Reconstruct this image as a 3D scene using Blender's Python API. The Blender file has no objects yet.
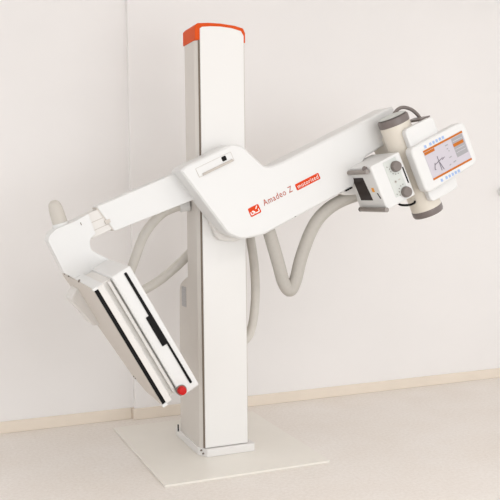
import bpy, bmesh, math, random
from math import sin, cos, radians, pi
from mathutils import Vector, Matrix
random.seed(3)
S = bpy.context.scene
COL = S.collection

# ------------------------------------------------------------------ materials
def lin(c):
    return tuple((v/255/12.92 if v/255 <= .04045 else ((v/255+.055)/1.055)**2.4) for v in c) + (1,)

def mat(name, rgb, rough=.5, spec=.5, metal=0, coat=0, noise=0, nscale=40, bump=0, bscale=300, emit=0):
    m = bpy.data.materials.new(name); m.use_nodes = True
    nt = m.node_tree; b = nt.nodes['Principled BSDF']
    b.inputs['Base Color'].default_value = lin(rgb)
    b.inputs['Roughness'].default_value = rough
    b.inputs['Specular IOR Level'].default_value = spec
    b.inputs['Metallic'].default_value = metal
    b.inputs['Coat Weight'].default_value = coat
    tc = nt.nodes.new('ShaderNodeTexCoord')
    if noise:
        n = nt.nodes.new('ShaderNodeTexNoise'); n.inputs['Scale'].default_value = nscale
        n.inputs['Detail'].default_value = 6
        nt.links.new(tc.outputs['Object'], n.inputs['Vector'])
        r = nt.nodes.new('ShaderNodeValToRGB')
        a = lin(rgb)
        r.color_ramp.elements[0].position = .3; r.color_ramp.elements[1].position = .7
        r.color_ramp.elements[0].color = tuple(v*(1-noise) for v in a[:3]) + (1,)
        r.color_ramp.elements[1].color = tuple(min(1, v*(1+noise)) for v in a[:3]) + (1,)
        nt.links.new(n.outputs['Fac'], r.inputs['Fac'])
        nt.links.new(r.outputs['Color'], b.inputs['Base Color'])
    if bump:
        n2 = nt.nodes.new('ShaderNodeTexNoise'); n2.inputs['Scale'].default_value = bscale
        nt.links.new(tc.outputs['Object'], n2.inputs['Vector'])
        bp = nt.nodes.new('ShaderNodeBump'); bp.inputs['Strength'].default_value = bump
        bp.inputs['Distance'].default_value = .002
        nt.links.new(n2.outputs['Fac'], bp.inputs['Height'])
        nt.links.new(bp.outputs['Normal'], b.inputs['Normal'])
    if emit:
        b.inputs['Emission Color'].default_value = lin(rgb)
        b.inputs['Emission Strength'].default_value = emit
    return m

WHITE  = mat('white_powder_coat', (229, 226, 223), .38, .4, bump=.03, bscale=900)
SHELL  = mat('white_plastic_shell', (226, 225, 223), .32, .45)
COLF   = mat('front_panel_white', (232, 230, 227), .4, .35)
COLW   = mat('column_white_shaded', (214, 208, 201), .4, .35, bump=.03, bscale=900)  # darker than the front panel: the column side's shade is in the colour
WARM   = mat('warm_white_enamel', (226, 222, 217), .4, .4)
BEIGE  = mat('beige_enamel', (222, 214, 201), .38, .45, noise=.015, nscale=8)
GREY   = mat('pale_grey_sheet', (209, 201, 192), .45, .35)
LGREY  = mat('light_grey_panel', (208, 211, 206), .45, .35)
HOSE   = mat('grey_beige_hose', (186, 181, 173), .55, .3, noise=.03, nscale=60)
HOSEL  = mat('pale_hose', (208, 203, 195), .5, .3, noise=.03, nscale=30)
ORANGE = mat('orange_lacquer', (216, 78, 10), .5, .2)
REDMARK= mat('orange_red_print', (216, 64, 10), .5, .2)
TXT    = mat('rust_red_print', (188, 88, 66), .5, .3)
PRINTW = mat('white_print', (250, 244, 238), .5, .3)
BLACK  = mat('black_rubber', (12, 9, 9), .5, .15)
SEAM   = mat('brown_grey_gap_shade', (122, 110, 98), .6, .2)  # dark of the shadow gap beside the front panel, put into the colour
FINE   = mat('fine_grey_seam', (196, 188, 180), .6, .2)
DGREY  = mat('dark_grey_cap', (118, 108, 104), .35, .5)
KNOBM  = mat('grey_brown_knob', (124, 115, 110), .45, .4)
METAL  = mat('brushed_bar', (150, 142, 136), .35, .5, metal=.35)
RED    = mat('red_button', (196, 22, 20), .4, .25)
WINDOW = mat('dark_glass', (46, 36, 34), .3, .2)
AMBER  = mat('amber_mark', (240, 160, 40), .4, .4)
BLUE   = mat('blue_print', (160, 182, 222), .5, .3)
SCR    = mat('screen_lilac_grey', (192, 186, 193), .3, .4, emit=.12)
SCRO   = mat('screen_orange', (192, 108, 34), .5, .2)
SCRG   = mat('screen_grey_panel', (158, 156, 158), .3, .4, emit=.1)
SCRD   = mat('screen_dark_drawing', (124, 117, 126), .3, .4)
GRIPM  = mat('ribbed_beige_grip', (202, 196, 187), .55, .3)
LABELM = mat('pale_label', (186, 184, 184), .5, .3, noise=.15, nscale=150)
STEEL  = mat('steel_screw', (128, 118, 110), .4, .5, metal=.5)
CHIP   = mat('glass_plate_edge', (222, 224, 214), .3, .5)

# ------------------------------------------------------------------ helpers
MO = Vector((.125, .2, .012))        # where the machine stands

def link(name, bm, m, parent=None, origin=MO, bevel=0, seg=3, smooth=True):
    bmesh.ops.remove_doubles(bm, verts=bm.verts, dist=1e-6)
    bmesh.ops.recalc_face_normals(bm, faces=bm.faces)
    bmesh.ops.translate(bm, verts=bm.verts, vec=-Vector(origin))
    me = bpy.data.meshes.new(name); bm.to_mesh(me); bm.free()
    if smooth:
        for p in me.polygons: p.use_smooth = True
    o = bpy.data.objects.new(name, me); COL.objects.link(o)
    me.materials.append(m)
    if parent is None: o.location = origin
    else: o.parent = parent
    if bevel:
        b = o.modifiers.new('bevel', 'BEVEL'); b.width = bevel; b.segments = seg
        b.limit_method = 'ANGLE'; b.angle_limit = radians(40)
    if smooth:
        es = o.modifiers.new('wn', 'WEIGHTED_NORMAL'); es.keep_sharp = True
        me.set_sharp_from_angle(angle=radians(35))
    return o

def frame(al, ox=.125, oz=1.45):
    """Turns (u, y, v) in a plane tilted by al about Y into world space."""
    a = radians(al)
    def f(u, y, v):
        return Vector((ox + u*cos(a) - v*sin(a), y, oz + u*sin(a) + v*cos(a)))
    return f
ARM = frame(24.5)
SLV = frame(22)
DET = frame(29.2, -.4, .75)
def WLD(u, y, v): return Vector((u, y, v))

def rounded(poly, rad, n=6):
    """Rounds the corners of a 2-D polygon; rad is one radius or one per corner."""
    out = []; N = len(poly)
    for i in range(N):
        r = rad[i] if isinstance(rad, (list, tuple)) else rad
        p = Vector(poly[i]); a = Vector(poly[i-1]) - p; b = Vector(poly[(i+1) % N]) - p
        la, lb = a.length, b.length
        if r <= 0 or la < 1e-6 or lb < 1e-6: out.append(tuple(p)); continue
        a.normalize(); b.normalize()
        ang = a.angle(b)
        if ang > radians(176): out.append(tuple(p)); continue
        t = min(r/math.tan(ang/2), la*.48, lb*.48)
        A, B = p + a*t, p + b*t
        for k in range(n+1):
            s = k/n
            out.append(tuple(A*(1-s)**2 + p*2*s*(1-s) + B*s*s))
    return out

def prism(bm, poly, f, y0, y1):
    """Extrudes a (u, v) polygon between depths y0 and y1."""
    A = [bm.verts.new(f(u, y0, v)) for u, v in poly]
    B = [bm.verts.new(f(u, y1, v)) for u, v in poly]
    bm.faces.new(A); bm.faces.new(list(reversed(B)))
    n = len(poly)
    for i in range(n):
        bm.faces.new((A[i], B[i], B[(i+1) % n], A[(i+1) % n]))

def plate(name, poly, f, y0, y1, m, parent, bevel=0, seg=3):
    bm = bmesh.new(); prism(bm, poly, f, y0, y1)
    return link(name, bm, m, parent, bevel=bevel, seg=seg)

def rect(u0, u1, v0, v1): return [(u0, v0), (u1, v0), (u1, v1), (u0, v1)]
def rrect(u0, u1, v0, v1, r, n=6): return rounded(rect(u0, u1, v0, v1), r, n)

def box(name, lo, hi, m, parent, bevel=0, origin=MO, seg=3):
    bm = bmesh.new(); prism(bm, rect(lo[0], hi[0], lo[2], hi[2]), WLD, lo[1], hi[1])
    return link(name, bm, m, parent, origin=origin, bevel=bevel, seg=seg)

def hprism(name, poly, z0, z1, m, parent, bevel=0, origin=MO):
    """Extrudes an (x, y) polygon upwards."""
    bm = bmesh.new(); prism(bm, poly, lambda u, y, v: Vector((u, v, y)), z0, z1)
    return link(name, bm, m, parent, origin=origin, bevel=bevel)

def lathe(name, prof, base, axis, m, parent, n=40, scale=(1, 1), bevel=0, origin=MO):
    """prof: list of (radius, height) along axis from base."""
    ax = Vector(axis).normalized()
    e1 = ax.cross(Vector((0, 1, 0)))
    if e1.length < .1: e1 = ax.cross(Vector((1, 0, 0)))
    e1.normalize(); e2 = ax.cross(e1)
    bm = bmesh.new(); rings = []
    for r, h in prof:
        rings.append([bm.verts.new(Vector(base) + ax*h + (e1*cos(2*pi*k/n)*scale[0] + e2*sin(2*pi*k/n)*scale[1])*r) for k in range(n)])
    for a, b in zip(rings, rings[1:]):
        for k in range(n):
            bm.faces.new((a[k], a[(k+1) % n], b[(k+1) % n], b[k]))
    bm.faces.new(list(reversed(rings[0]))); bm.faces.new(rings[-1])
    return link(name, bm, m, parent, origin=origin, bevel=bevel)

def spline(pts, per=10):
    P = [Vector(p) for p in pts]; out = []
    for i in range(len(P)-1):
        p0 = P[i-1] if i else P[0]*2 - P[1]
        p1, p2 = P[i], P[i+1]
        p3 = P[i+2] if i+2 < len(P) else p2*2 - p1
        for k in range(per):
            t = k/per
            out.append(.5*((2*p1) + (p2-p0)*t + (2*p0-5*p1+4*p2-p3)*t*t + (3*p1-p0-3*p2+p3)*t**3))
    out.append(P[-1]); return out

def tube(name, pts, r, m, parent, n=20, per=10, ribs=0, flat=1, smooth_curve=True):
    path = spline(pts, per) if smooth_curve else [Vector(p) for p in pts]
    bm = bmesh.new(); rings = []
    t0 = (path[1]-path[0]).normalized()
    nx = t0.cross(Vector((0, 1, 0)))
    if nx.length < .05: nx = t0.cross(Vector((1, 0, 0)))
    nx.normalize()
    for i, p in enumerate(path):
        a = path[max(i-1, 0)]; b = path[min(i+1, len(path)-1)]
        t = (b-a).normalized(); nx = (nx - t*nx.dot(t)).normalized(); ny = t.cross(nx)
        rr = r*(1 - (ribs if i % 2 else 0))
        rings.append([bm.verts.new(p + (nx*cos(2*pi*k/n) + ny*sin(2*pi*k/n)*flat)*rr) for k in range(n)])
    for a, b in zip(rings, rings[1:]):
        for k in range(n): bm.faces.new((a[k], a[(k+1) % n], b[(k+1) % n], b[k]))
    bm.faces.new(list(reversed(rings[0]))); bm.faces.new(rings[-1])
    return link(name, bm, m, parent)

def text(name, s, f, u0, u1, v0, v1, y, m, parent, thick=.0008, weight=0):
    """Lettering of the words s, fitted to a rectangle of a tilted plane."""
    cu = bpy.data.curves.new(name, 'FONT'); cu.body = s; cu.size = 1; cu.resolution_u = 4
    cu.offset = weight; cu.space_character = 1.15
    t = bpy.data.objects.new(name, cu); COL.objects.link(t)
    dg = bpy.context.evaluated_depsgraph_get(); dg.update()
    me = bpy.data.meshes.new_from_object(t.evaluated_get(dg))
    bpy.data.objects.remove(t)
    bm = bmesh.new(); bm.from_mesh(me); bpy.data.meshes.remove(me)
    xs = [v.co.x for v in bm.verts]; ys = [v.co.y for v in bm.verts]
    x0, x1, y0, y1 = min(xs), max(xs), min(ys), max(ys)
    for v in bm.verts:
        a = (v.co.x-x0)/(x1-x0); b = (v.co.y-y0)/(y1-y0)
        v.co = f(u0 + a*(u1-u0), y, v0 + b*(v1-v0))
    r = bmesh.ops.extrude_face_region(bm, geom=bm.faces[:])
    for v in [g for g in r['geom'] if isinstance(g, bmesh.types.BMVert)]: v.co.y -= thick
    return link(name, bm, m, parent, smooth=False)

def tag(o, label, cat, group=None):
    o['label'] = label; o['category'] = cat
    if group: o['group'] = group
    return o

# ------------------------------------------------------------------ the room
def wallmat(name, rgb):
    return mat(name, rgb, .7, .2, noise=.012, nscale=1.6, bump=.06, bscale=260)
WALL = wallmat('painted_wall', (239, 235.5, 233))
BASE = mat('beige_baseboard', (234, 222, 207), .5, .3, noise=.03, nscale=5)

def floor_mat():
    m = mat('speckled_vinyl_floor', (226, 216, 208), .45, .3)
    nt = m.node_tree; b = nt.nodes['Principled BSDF']
    tc = nt.nodes.new('ShaderNodeTexCoord')
    n1 = nt.nodes.new('ShaderNodeTexNoise'); n1.inputs['Scale'].default_value = 55; n1.inputs['Detail'].default_value = 8
    n1.inputs['Roughness'].default_value = .75
    n2 = nt.nodes.new('ShaderNodeTexNoise'); n2.inputs['Scale'].default_value = 2.2; n2.inputs['Detail'].default_value = 3
    for n in (n1, n2): nt.links.new(tc.outputs['Object'], n.inputs['Vector'])
    r1 = nt.nodes.new('ShaderNodeValToRGB')
    r1.color_ramp.elements[0].position = .35; r1.color_ramp.elements[1].position = .65
    r1.color_ramp.elements[0].color = lin((232, 226, 220)); r1.color_ramp.elements[1].color = lin((245, 241, 237))
    r2 = nt.nodes.new('ShaderNodeValToRGB')
    r2.color_ramp.elements[0].color = lin((243, 238, 232)); r2.color_ramp.elements[1].color = lin((255, 255, 255))
    mx = nt.nodes.new('ShaderNodeMix'); mx.data_type = 'RGBA'; mx.blend_type = 'MULTIPLY'
    mx.inputs[0].default_value = 1
    nt.links.new(n1.outputs['Fac'], r1.inputs['Fac']); nt.links.new(n2.outputs['Fac'], r2.inputs['Fac'])
    nt.links.new(r1.outputs['Color'], mx.inputs[6]); nt.links.new(r2.outputs['Color'], mx.inputs[7])
    nt.links.new(mx.outputs[2], b.inputs['Base Color'])
    return m

def structure(o): o['kind'] = 'structure'; return o
structure(box('floor', (-4, -6, -.1), (6, 1.1, 0), floor_mat(), None, origin=(0, 0, 0)))
structure(box('wall_left', (-4, .971, 0), (-.155, 1.1, 3.2), WALL, None, origin=(0, 0, 0)))
structure(box('wall_right', (-.155, .93, 0), (6, 1.1, 3.2), WALL, None, origin=(0, 0, 0), bevel=.006))
structure(box('ceiling', (-4, -6, 3.2), (6, 1.1, 3.3), WALL, None, origin=(0, 0, 0)))
structure(box('baseboard_left', (-4, .955, 0), (-.171, .971, .072), BASE, None, origin=(0, 0, 0), bevel=.003))
bm = bmesh.new()
prism(bm, [(-.169, .914), (6, .914), (6, .93), (-.155, .93), (-.155, .971), (-.169, .971)],
      lambda u, y, v: Vector((u, v, y)), 0, .072)
structure(link('baseboard_right', bm, BASE, None, origin=(0, 0, 0), bevel=.003))

# white rounded fitting on the wall at the picture's right edge
bm = bmesh.new()
kn = bpy.data.objects.new('wall_fitting', None); COL.objects.link(kn); kn.location = (2.77, .93, 1.455)
tag(kn, 'small white rounded fitting on the wall at the right edge', 'wall fitting')
lathe('mounting_disc', [(.03, 0), (.034, .004), (.034, .012), (.03, .016)], (2.77, .93, 1.455), (0, -1, 0), SHELL, kn, origin=kn.location)
lathe('rounded_cap', [(.022, 0), (.026, .02), (.03, .04), (.032, .055), (.028, .068), (.018, .076), (.006, .079)],
      (2.77, .915, 1.455), (0, -1, 0), SHELL, kn, origin=kn.location)

# ------------------------------------------------------------------ floor plate
PO = Vector((.13, .21, 0))
fp = mat('pale_floor_plate', (234, 229, 220), .32, .4, noise=.012, nscale=6)
bm = bmesh.new(); prism(bm, [(-.334, -.343), (.594, -.341), (.598, .76), (-.336, .765)], lambda u, y, v: Vector((u, v, y)), 0, .012)
pl = link('floor_plate', bm, fp, None, origin=PO, bevel=.002)
tag(pl, 'thin pale square plate lying on the floor under the white column', 'floor plate')

# ------------------------------------------------------------------ the machine
M = bpy.data.objects.new('x_ray_machine', None); COL.objects.link(M); M.location = MO
tag(M, 'white x-ray machine with orange topped column and tilted swing arm on pale floor plate', 'x-ray machine')

# column
prof = [(-.022, .212), (-.022, .034), (-.006, .008), (.252, .008), (.260, .03), (.260, .212)]
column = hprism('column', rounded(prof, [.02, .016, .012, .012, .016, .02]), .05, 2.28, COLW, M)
# front panel with an arched head
top = [(0, .06), (.25, .06), (.25, 2.308), (.235, 2.333), (.18, 2.345), (.115, 2.349), (.06, 2.347), (.012, 2.341), (0, 2.332)]
plate('front_panel', rounded(top, [0, 0, .01, .012, .05, .05, .05, .01, .006]), WLD, -.006, .012, COLF, column, bevel=.0015)
box('gap_shade', (-.008, .002, .058), (.0005, .0095, 2.33), SEAM, column)  # painted strip in place of the shadow gap left of the panel
box('gap_shade', (.2495, .002, .058), (.256, .0095, 2.30), FINE, column)  # paler painted strip for the shadow gap on the right
# orange cap
capo = [(-.026, 2.272), (.262, 2.272), (.262, 2.325), (.250, 2.350), (.2, 2.361), (.12, 2.367), (.05, 2.366), (-.012, 2.360), (-.026, 2.345)]
plate('top_cap', rounded(capo, [0, 0, .012, .014, .06, .06, .06, .014, .01]), WLD, .0, .212, ORANGE, M, bevel=.004)
# foot
foot = [(-.03, .45), (-.03, .04), (.004, -.024), (.29, -.024), (.29, .45)]
base = hprism('column_base', rounded(foot, [.01, .01, .01, .02, .01]), .012, .056, WHITE, M, bevel=.004)
box('rail_slot', (-.0335, .392, .05), (-.028, .402, .09), BLACK, base)
for x, y, z in ((-.014, .006, .046), (-.007, -.006, .03)):
    lathe('bolt', [(.005, 0), (.005, .006), (.003, .008)], (x-.004, y+.006, z), (-.8, -.6, 0), STEEL, base, n=14)
# rear drive housing
bm = bmesh.new()
pr = rounded([(.20, .05), (.395, .05), (.375, .93), (.235, .985), (.20, .985)], [0, .01, .09, .05, 0], 8)
prism(bm, pr, lambda u, y, v: Vector((y, u, v)), -.018, .268)
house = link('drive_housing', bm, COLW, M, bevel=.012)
bm = bmesh.new(); prism(bm, rect(.245, .325, .81, .925), lambda u, y, v: Vector((y, u, v)), -.0195, -.0175)
o = link('label_plate', bm, LABELM, house); o['label'] = 'grey printed label'
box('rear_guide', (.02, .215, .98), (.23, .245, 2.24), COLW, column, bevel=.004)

# swing arm cover
outer = [(-.224, .236), (-.19, .247), (.092, .247), (.140, .215), (.208, .068), (.245, .05), (.32, .044), (1.075, .050), (1.075, -.12), (.80, -.14), (.70, -.20), (.66, -.258), (.05, -.262), (-.070, -.230), (-.128, -.170)]
rads = [.012, .02, .05, .05, .05, .06, .2, .02, .02, .03, .05, .03, .14, .09, .09]
arm = plate('swing_arm', rounded(outer, rads, 20), ARM, -.186, -.008, SHELL, M, bevel=.022, seg=1)
arm.modifiers.remove(arm.modifiers['wn'])                      # crisp chamfer round the cover's face
for p in arm.data.polygons: p.use_smooth = False
plate('carriage', rounded([(-.14, .16), (.15, .16), (.19, -.05), (.03, -.25), (-.06, -.255), (-.15, -.20)], .05, 8), ARM, -.05, -.0065, WARM, M, bevel=.006)
# arm back rail in behind
plate('lock_strip', rrect(-.148, .066, .163, .214, .004), ARM, -.1868, -.18, FINE, arm)
plate('lock_cover', rrect(-.1455, .0635, .1655, .2125, .004), ARM, -.1885, -.18, SHELL, arm, bevel=.001)
bm = bmesh.new()
prism(bm, rrect(-.125, .058, .164, .176, .005), ARM, -.1965, -.187)
link('lock_lip', bm, FINE, arm, bevel=.002)  # lip takes a darker grey, so its shadow is part of the colour
plate('sensor_eye', rrect(.004, .030, .184, .209, .006), ARM, -.190, -.186, BLACK, arm)
plate('logo_badge', rrect(.026, .092, -.146, -.097, .009), ARM, -.1872, -.185, REDMARK, arm)
# the mark on the badge: a low bowl of three strokes with a rising dash
def strokes(name, segs, w, y, m, parent, f=ARM):
    for (a, b, c, d) in segs:
        bm = bmesh.new()
        A, B = Vector((a, b)), Vector((c, d)); t = (B-A).normalized(); n = Vector((-t.y, t.x))*w/2
        prism(bm, [tuple(A-n), tuple(B-n), tuple(B+n), tuple(A+n)], f, y, y+.0008)
        link(name, bm, m, parent, smooth=False)
strokes('badge_stroke', [(0.034, -0.121, 0.034, -0.136), (0.034, -0.136, 0.050, -0.136), (0.050, -0.136, 0.050, -0.123), (0.056, -0.123, 0.056, -0.136),
                       (0.056, -0.136, 0.082, -0.136), (0.082, -0.136, 0.082, -0.121), (0.068, -0.117, 0.080, -0.103), (0.041, -0.123, 0.052, -0.120)], .0052, -.1878, PRINTW, arm)
text('lettering', 'Amadeo Z', ARM, .120, .306, -.124, -.091, -.1862, TXT, arm, weight=.002)
plate('motorised_badge', rrect(.330, .486, -.132, -.096, .007), ARM, -.1872, -.185, REDMARK, arm)
text('badge_lettering', 'motorised', ARM, .341, .476, -.125, -.102, -.1873, PRINTW, arm, weight=.003)
lathe('screw', [(.006, 0), (.006, .004), (.003, .005)], ARM(.262, -.18, -.252), ARM(0, -.3, -1)-ARM(0, 0, 0), STEEL, arm, n=14)
# hose bracket under the arm
br = plate('hose_bracket', rounded([(.54, -.235), (.80, -.235), (.80, -.31), (.675, -.315), (.60, -.285)], .012), ARM, -.165, -.03, WARM, M, bevel=.006)
plate('bracket_slot', rrect(.600, .645, -.262, -.255, .002), ARM, -.190, -.16, BLACK, br)

# left half of the arm: sleeve, sliding rail, elbow
sl = plate('arm_sleeve', rounded([(-.676, .213), (-.15, .213), (-.15, .045), (-.640, .062)], [.006, 0, 0, .006]), SLV, -.052, .065, SHELL, M, bevel=.005)
plate('sleeve_rim', [(-.681, .207), (-.674, .207), (-.638, .066), (-.645, .066)], SLV, -.048, .060, GREY, sl)
rail = plate('sliding_rail', [(-.76, .196), (-.60, .200), (-.60, .078), (-.76, .072)], SLV, -.046, .058, WARM, M, bevel=.003)
plate('rail_seam', [(-.75, .150), (-.648, .150), (-.648, .147), (-.75, .147)], SLV, -.0468, -.04, FINE, rail)
plate('rail_seam', [(-.76, .108), (-.644, .110), (-.644, .107), (-.76, .105)], SLV, -.0468, -.04, FINE, rail)
plate('stop_block', rrect(-.668, -.640, .112, .132, .003), SLV, -.056, -.045, GREY, rail, bevel=.001)
el = [(-.828, 1.228), (-.818, 1.258), (-.785, 1.288), (-.70, 1.320), (-.625, 1.360), (-.59, 1.258), (-.622, 1.228), (-.618, 1.176), (-.512, 1.118), (-.50, 1.02), (-.60, .985), (-.752, 1.062)]
elbow = plate('elbow', rounded(el, [.02, .02, .03, .05, .004, .004, .03, .05, .005, .01, .01, .03], 8), WLD, -.058, .075, SHELL, M, bevel=.012, seg=4)
plate('elbow_slot', rounded([(-.806+.137, 1.315), (-.800+.137, 1.302), (-.796+.137, 1.304), (-.802+.137, 1.317)], .001), WLD, -.0592, -.055, STEEL, elbow)
# grip on the elbow
gax = Vector((-.045, 0, .16)).normalized(); gb = Vector((-.742, .005, 1.262))
grip = lathe('grip', [(.038, .04), (.038, .06), (.037, .10), (.035, .130), (.032, .148), (.026, .162), (.014, .171), (.003, .173)], gb, gax, GRIPM, M)
lathe('collar', [(.043, 0), (.043, .048), (.0405, .054), (.038, .055)], gb, gax, SHELL, grip)

# detector
def dplate(name, pvy, u0, u1, m, parent, bevel=0, seg=3):
    """A slab: polygon in (v, y), extruded along the detector's normal u."""
    bm = bmesh.new(); prism(bm, pvy, lambda p, u, q: DET(u, q, p), u0, u1)
    return link(name, bm, m, parent, bevel=bevel, seg=seg)
hous = dplate('detector_housing', rounded([(.392, -.505), (.392, .22), (-.20, .12), (-.285, .06), (-.285, -.505)], [.01, .02, .03, .03, .02]), -.030, .072, SHELL, M, bevel=.019, seg=4)
dplate('filler_slab', rounded([(.382, -.460), (.382, .20), (-.20, .08), (-.262, -.02), (-.262, -.460)], [.008, .02, .03, .03, .02]), -.078, -.028, WARM, M, bevel=.004)
dplate('filler_slab_rim', rounded([(.376, -.484), (.376, .10), (-.255, .0), (-.255, -.484)], .008), -.052, -.036, WARM, hous, bevel=.003)
back = dplate('detector_back', rounded([(.390, -.502), (.402, .335), (-.195, -.06), (-.260, -.22), (-.268, -.502)], [.006, .03, .03, .03, .006]), -.124, -.076, SHELL, M, bevel=.004)
dplate('back_shade_sheet', rounded([(.385, -.503), (.397, .33), (-.19, -.06), (-.255, -.22), (-.263, -.503)], [.006, .03, .03, .03, .006]), -.129, -.122, GREY, back)
dplate('front_cheek', rounded([(.386, -.510), (.386, -.495), (-.262, -.495), (-.262, -.510)], .002), -.108, -.079, WARM, back, bevel=.003)
plate('film_slot', [(-.127, .384), (-.109, .378), (-.108, -.252), (-.126, -.258)], DET, -.5085, -.49, BLACK, back)
plate('corner_clip', rrect(-.131, -.105, -.272, -.256, .003), DET, -.510, -.49, SHELL, back, bevel=.001)
plate('corner_clip', rrect(-.131, -.105, .378, .391, .003), DET, -.510, -.49, SHELL, back, bevel=.001)
for v, y in ((.398, .22), (.396, .10), (.393, -.17)):
    lathe('bolt', [(.008, 0), (.008, .006), (.005, .008)], DET(-.122, y, v-.002), DET(-.6, 0, .8)-DET(0, 0, 0), STEEL, back, n=14)
for v, y in ((-.185, -.10), (-.192, -.12)):
    lathe('bolt', [(.007, 0), (.007, .008)], DET(-.124, y, v-.006), DET(-.6, 0, -.8)-DET(0, 0, 0), STEEL, back, n=14)
# cassette slot with its grip recess, and the red button
plate('cassette_slot', rounded([(.029, .376), (.029, .143), (.012, .143), (.012, -.018), (.036, -.018), (.036, -.248), (.048, -.248), (.042, .376)],
      [.004, .003, .004, .004, .003, .004, .004, .004]), DET, -.5085, -.49, BLACK, hous)
btn = lathe('emergency_button', [(.022, 0), (.022, .010), (.020, .014), (.020, .026), (.017, .031), (.008, .034)], DET(-.016, -.503, -.250), (0, -1, 0), RED, hous)
lathe('button_ring', [(.026, -.006), (.026, .008), (.0235, .009)], DET(-.016, -.503, -.250), (0, -1, 0), STEEL, hous)
# elbow-side mount behind the back plate
plate('mount_block', rounded([(-.19, .30), (-.12, .345), (-.12, .10), (-.16, .12)], .02), DET, .02, .17, WARM, M, bevel=.008)

# x-ray tube head
tax = (ARM(0, 0, -1) - ARM(0, 0, 0))
tb = ARM(.972, -.30, -.028)
th = lathe('tube_head', [(.083, .0), (.085, .01), (.085, .15), (.081, .16), (.081, .36), (.086, .37), (.086, .505), (.084, .51)], tb, tax, BEIGE, M, n=56)
lathe('end_cap', [(.070, -.044), (.082, -.040), (.087, -.032), (.087, -.006), (.085, .0)], tb, tax, DGREY, th, n=56)
lathe('end_cap', [(.086, .505), (.088, .508), (.088, .532), (.084, .542), (.070, .546)], tb, tax, DGREY, th, n=56)
lathe('cap_face', [(.078, -.046), (.070, -.049), (.066, -.049)], tb, tax, LGREY, th, n=48)
# block that carries the tube on the arm
plate('tube_carrier', rrect(.93, 1.04, -.46, -.08, .03), ARM, -.25, -.05, BEIGE, M, bevel=.012)
mp = plate('mounting_plate', rrect(.937, 1.135, -.487, -.060, .03), ARM, -.425, -.385, SHELL, M, bevel=.006)
plate('plate_flap', [(1.07, -.050), (1.135, -.056), (1.135, -.063), (1.07, -.062)], ARM, -.40, -.25, DGREY, mp, bevel=.001)
tube('tube_cable', [ARM(1.00, -.22, -.02), ARM(1.03, -.24, .014), ARM(1.065, -.25, .030), ARM(1.10, -.26, .020), ARM(1.128, -.28, -.015), ARM(1.135, -.30, -.07), ARM(1.09, -.30, -.12)], .010, KNOBM, M, n=12)

# touch screen console
con = plate('console', rounded([(.905, -.400), (.925, -.422), (1.285, -.405), (1.285, -.165), (1.24, -.155), (.905, -.158)], [.03, .03, .05, .05, .04, .035], 8), ARM, -.462, -.395, SHELL, M, bevel=.012, seg=4)
sc = plate('screen', rect(.973, 1.249, -.372, -.200), ARM, -.4635, -.455, SCR, con)
def strip(name, u0, u1, v0, v1, m, y=-.4643): return plate(name, rect(u0, u1, v0, v1), ARM, y, -.463, m, con)
strip('screen_bar', .973, 1.249, -.211, -.200, SCRO); strip('screen_bar', .973, 1.249, -.372, -.361, SCRO)
strip('screen_tab', .975, 1.045, -.228, -.213, SCRO)
strip('screen_menu', 1.165, 1.243, -.322, -.214, SCRG)
strip('menu_button', 1.165, 1.236, -.262, -.244, SCRO, -.4650)
strokes('menu_line', [(1.17, -.232, 1.235, -.232), (1.17, -.278, 1.235, -.278), (1.17, -.296, 1.235, -.296)], .003, -.4652, SCR, con)
strokes('drawing_line', [(1.045, -.345, 1.045, -.262), (1.012, -.300, 1.075, -.282), (1.005, -.322, 1.018, -.290), (1.068, -.292, 1.088, -.284), (1.048, -.30, 1.06, -.345), (1.005, -.322, 1.012, -.325)], .0045, -.4645, SCRD, con)
strokes('screen_icon', [(1.115, -.232, 1.135, -.232), (1.118, -.252, 1.128, -.252), (1.128, -.262, 1.128, -.270), (1.115, -.302, 1.132, -.300), (1.13, -.335, 1.15, -.333), (1.10, -.340, 1.112, -.338)], .006, -.4645, SCRG, con)
for k, u in enumerate((.998, 1.034, 1.056, 1.078, 1.10, 1.122)):
    plate('blue_key', rrect(u-.007, u+.007, -.193, -.177, .003, 3), ARM, -.4635, -.458, BLUE, con)
for k, u in enumerate((1.022, 1.056, 1.078, 1.10, 1.122, 1.144)):
    plate('blue_key', rrect(u-.007, u+.007, -.401, -.385, .003, 3), ARM, -.4635, -.458, BLUE, con)

# collimator
co = plate('collimator', rrect(.674, .872, -.410, -.155, .010), ARM, -.405, -.125, SHELL, M, bevel=.009, seg=4)
plate('control_panel', [(.752, -.168), (.838, -.168), (.838, -.372), (.752, -.372)], ARM, -.4065, -.40, LGREY, co)
for v, u in ((-.216, .815), (-.368, .819)):
    lathe('knob', [(.028, 0), (.030, .004), (.030, .012), (.028, .020), (.026, .026), (.018, .029)], ARM(u, -.406, v), (0, -1, 0), KNOBM, co)
strokes('scale_mark', [(.775+.0, -.215, .779, -.215), (.777, -.232, .781, -.230), (.786, -.248, .789, -.245), (.801, -.257, .803, -.253), (.818, -.260, .819, -.256),
                       (.779, -.370, .783, -.370), (.781, -.352, .785, -.350), (.789, -.337, .792, -.334), (.803, -.328, .805, -.324), (.82, -.325, .821, -.321),
                       (.765, -.20, .769, -.20), (.763, -.358, .767, -.358)], .006, -.4075, KNOBM, co)
strokes('panel_icon', [(.778, -.292, .792, -.292), (.785, -.285, .785, -.300), (.805, -.290, .818, -.290)], .006, -.4075, FINE, co)
strokes('side_slot', [(.857, -.238, .857, -.332)], .008, -.4063, BLACK, co)
def side(name, vy, m, d=.0015):
    bm = bmesh.new(); prism(bm, vy, lambda p, u, q: ARM(u, q, p), .674-d, .680)
    return link(name, bm, m, co)
side('collimator_window', [(-.215, -.175), (-.215, -.287), (-.350, -.303), (-.350, -.178)], WINDOW, .002)
side('amber_mark', rounded([(-.277, -.332), (-.277, -.356), (-.301, -.356), (-.301, -.332)], .003), AMBER)
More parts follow.
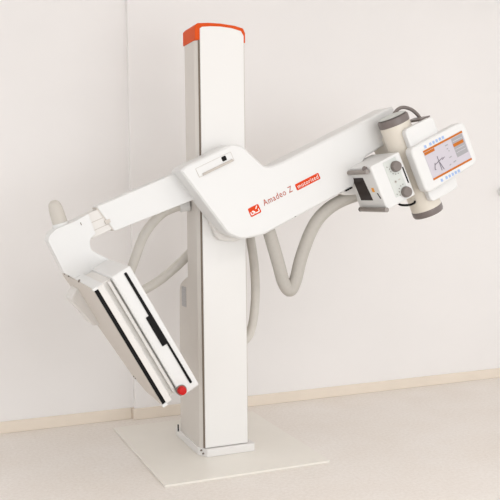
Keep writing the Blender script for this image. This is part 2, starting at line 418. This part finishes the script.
side('indicator_slot', [(-.308, -.372), (-.308, -.380), (-.340, -.392), (-.340, -.384)], BLACK)
for v, ya, yb in ((-.176, -.075, -.385), (-.400, -.16, -.43)):
    h = tube('guide_bar', [ARM(.660, ya, v), ARM(.660, yb, v)], .013, METAL, co, n=16, smooth_curve=False)
    h['label'] = 'grey metal guide bar'
    lathe('bar_end', [(.0135, 0), (.0135, .008)], ARM(.660, ya, v), (0, 1, 0), BLACK, co, n=16)
lathe('bar_clip', [(.013, 0), (.013, .012), (.008, .014)], ARM(.668, -.36, -.162), ARM(-1, -.6, .6)-ARM(0, 0, 0), DGREY, co, n=16)
tube('collimator_cable', [ARM(.77, -.36, -.405), ARM(.785, -.37, -.430), ARM(.83, -.37, -.452), ARM(.87, -.36, -.460), ARM(.90, -.33, -.462)], .0065, BLACK, M, n=10)

# hoses
tube('arm_hose', [(.290, -.10, 1.42), (.338, -.10, 1.282), (.373, -.10, 1.172), (.405, -.10, 1.066), (.436, -.10, .962), (.474, -.10, .918), (.508, -.10, .972), (.536, -.10, 1.072), (.568, -.10, 1.16), (.609, -.10, 1.248), (.656, -.10, 1.314),
                  (.713, -.10, 1.363), (.77, -.10, 1.396), (.834, -.10, 1.421), (.93, -.10, 1.45), (1.03, -.10, 1.48)], .0365, HOSE, M, ribs=.02, per=14)
tube('column_hose', [(.312, .12, 1.40), (.328, .12, 1.22), (.351, .12, 1.063), (.359, .12, .902), (.348, .12, .758), (.325, .12, .665), (.295, .12, .622), (.25, .12, .605)], .026, HOSEL, M, ribs=.012, per=22)
tube('sleeve_hose', [(-.045, .14, 1.392), (-.115, .15, 1.380), (-.195, .16, 1.335), (-.275, .18, 1.232), (-.325, .22, 1.085), (-.36, .27, .95), (-.345, .31, .885), (-.26, .33, .905),
                     (-.13, .33, .975), (.0, .30, 1.09), (.06, .27, 1.17)], .027, HOSEL, M, ribs=.012, per=22)
lathe('hose_collar', [(.034, 0), (.034, .05), (.03, .055)], (-.028, .14, 1.395), (-1, .1, -.15), SHELL, M)

# ------------------------------------------------------------------ light
W = bpy.data.worlds.new('room_daylight'); S.world = W; W.use_nodes = True
bg = W.node_tree.nodes['Background']; bg.inputs[0].default_value = (.97, .985, 1, 1); bg.inputs[1].default_value = 1.2

def area(name, loc, target, sx, sy, power, col):
    l = bpy.data.lights.new(name, 'AREA'); l.shape = 'RECTANGLE'; l.size = sx; l.size_y = sy
    l.energy = power; l.color = col
    o = bpy.data.objects.new(name, l); COL.objects.link(o); o.location = loc
    o.rotation_euler = (Vector(target)-Vector(loc)).to_track_quat('-Z', 'Y').to_euler()
    return o
area('window_light', (1.1, -5.6, 1.3), (.6, .5, 1.0), 3.6, 2.0, 56, (.96, .98, 1))
area('added_ceiling_fill', (.8, -2.6, 3.19), (.8, -2.2, 0), 3.4, .6, 30, (1, .99, .98))  # unseen lamp added overhead to brighten the floor

# ------------------------------------------------------------------ camera
yaw, pitch, roll = radians(22.461), radians(-3.839), radians(-.554)
f = Vector((sin(yaw)*cos(pitch), cos(yaw)*cos(pitch), sin(pitch)))
r = Vector((cos(yaw), -sin(yaw), 0)); u = r.cross(f)
r2 = r*cos(roll) + u*sin(roll); u2 = -r*sin(roll) + u*cos(roll)
cam = bpy.data.cameras.new('camera'); cam.sensor_width = 36; cam.lens = 810.987*36/500
co_ = bpy.data.objects.new('camera', cam); COL.objects.link(co_)
mw = Matrix((r2, u2, -f)).transposed().to_4x4(); mw.translation = (-1.4366, -4.1466, 1.4429)
co_.matrix_world = mw
S.camera = co_
S.view_settings.view_transform = 'Standard'; S.view_settings.look = 'None'
S.view_settings.gamma = 1; S.view_settings.use_curve_mapping = False
S.view_settings.exposure = 0
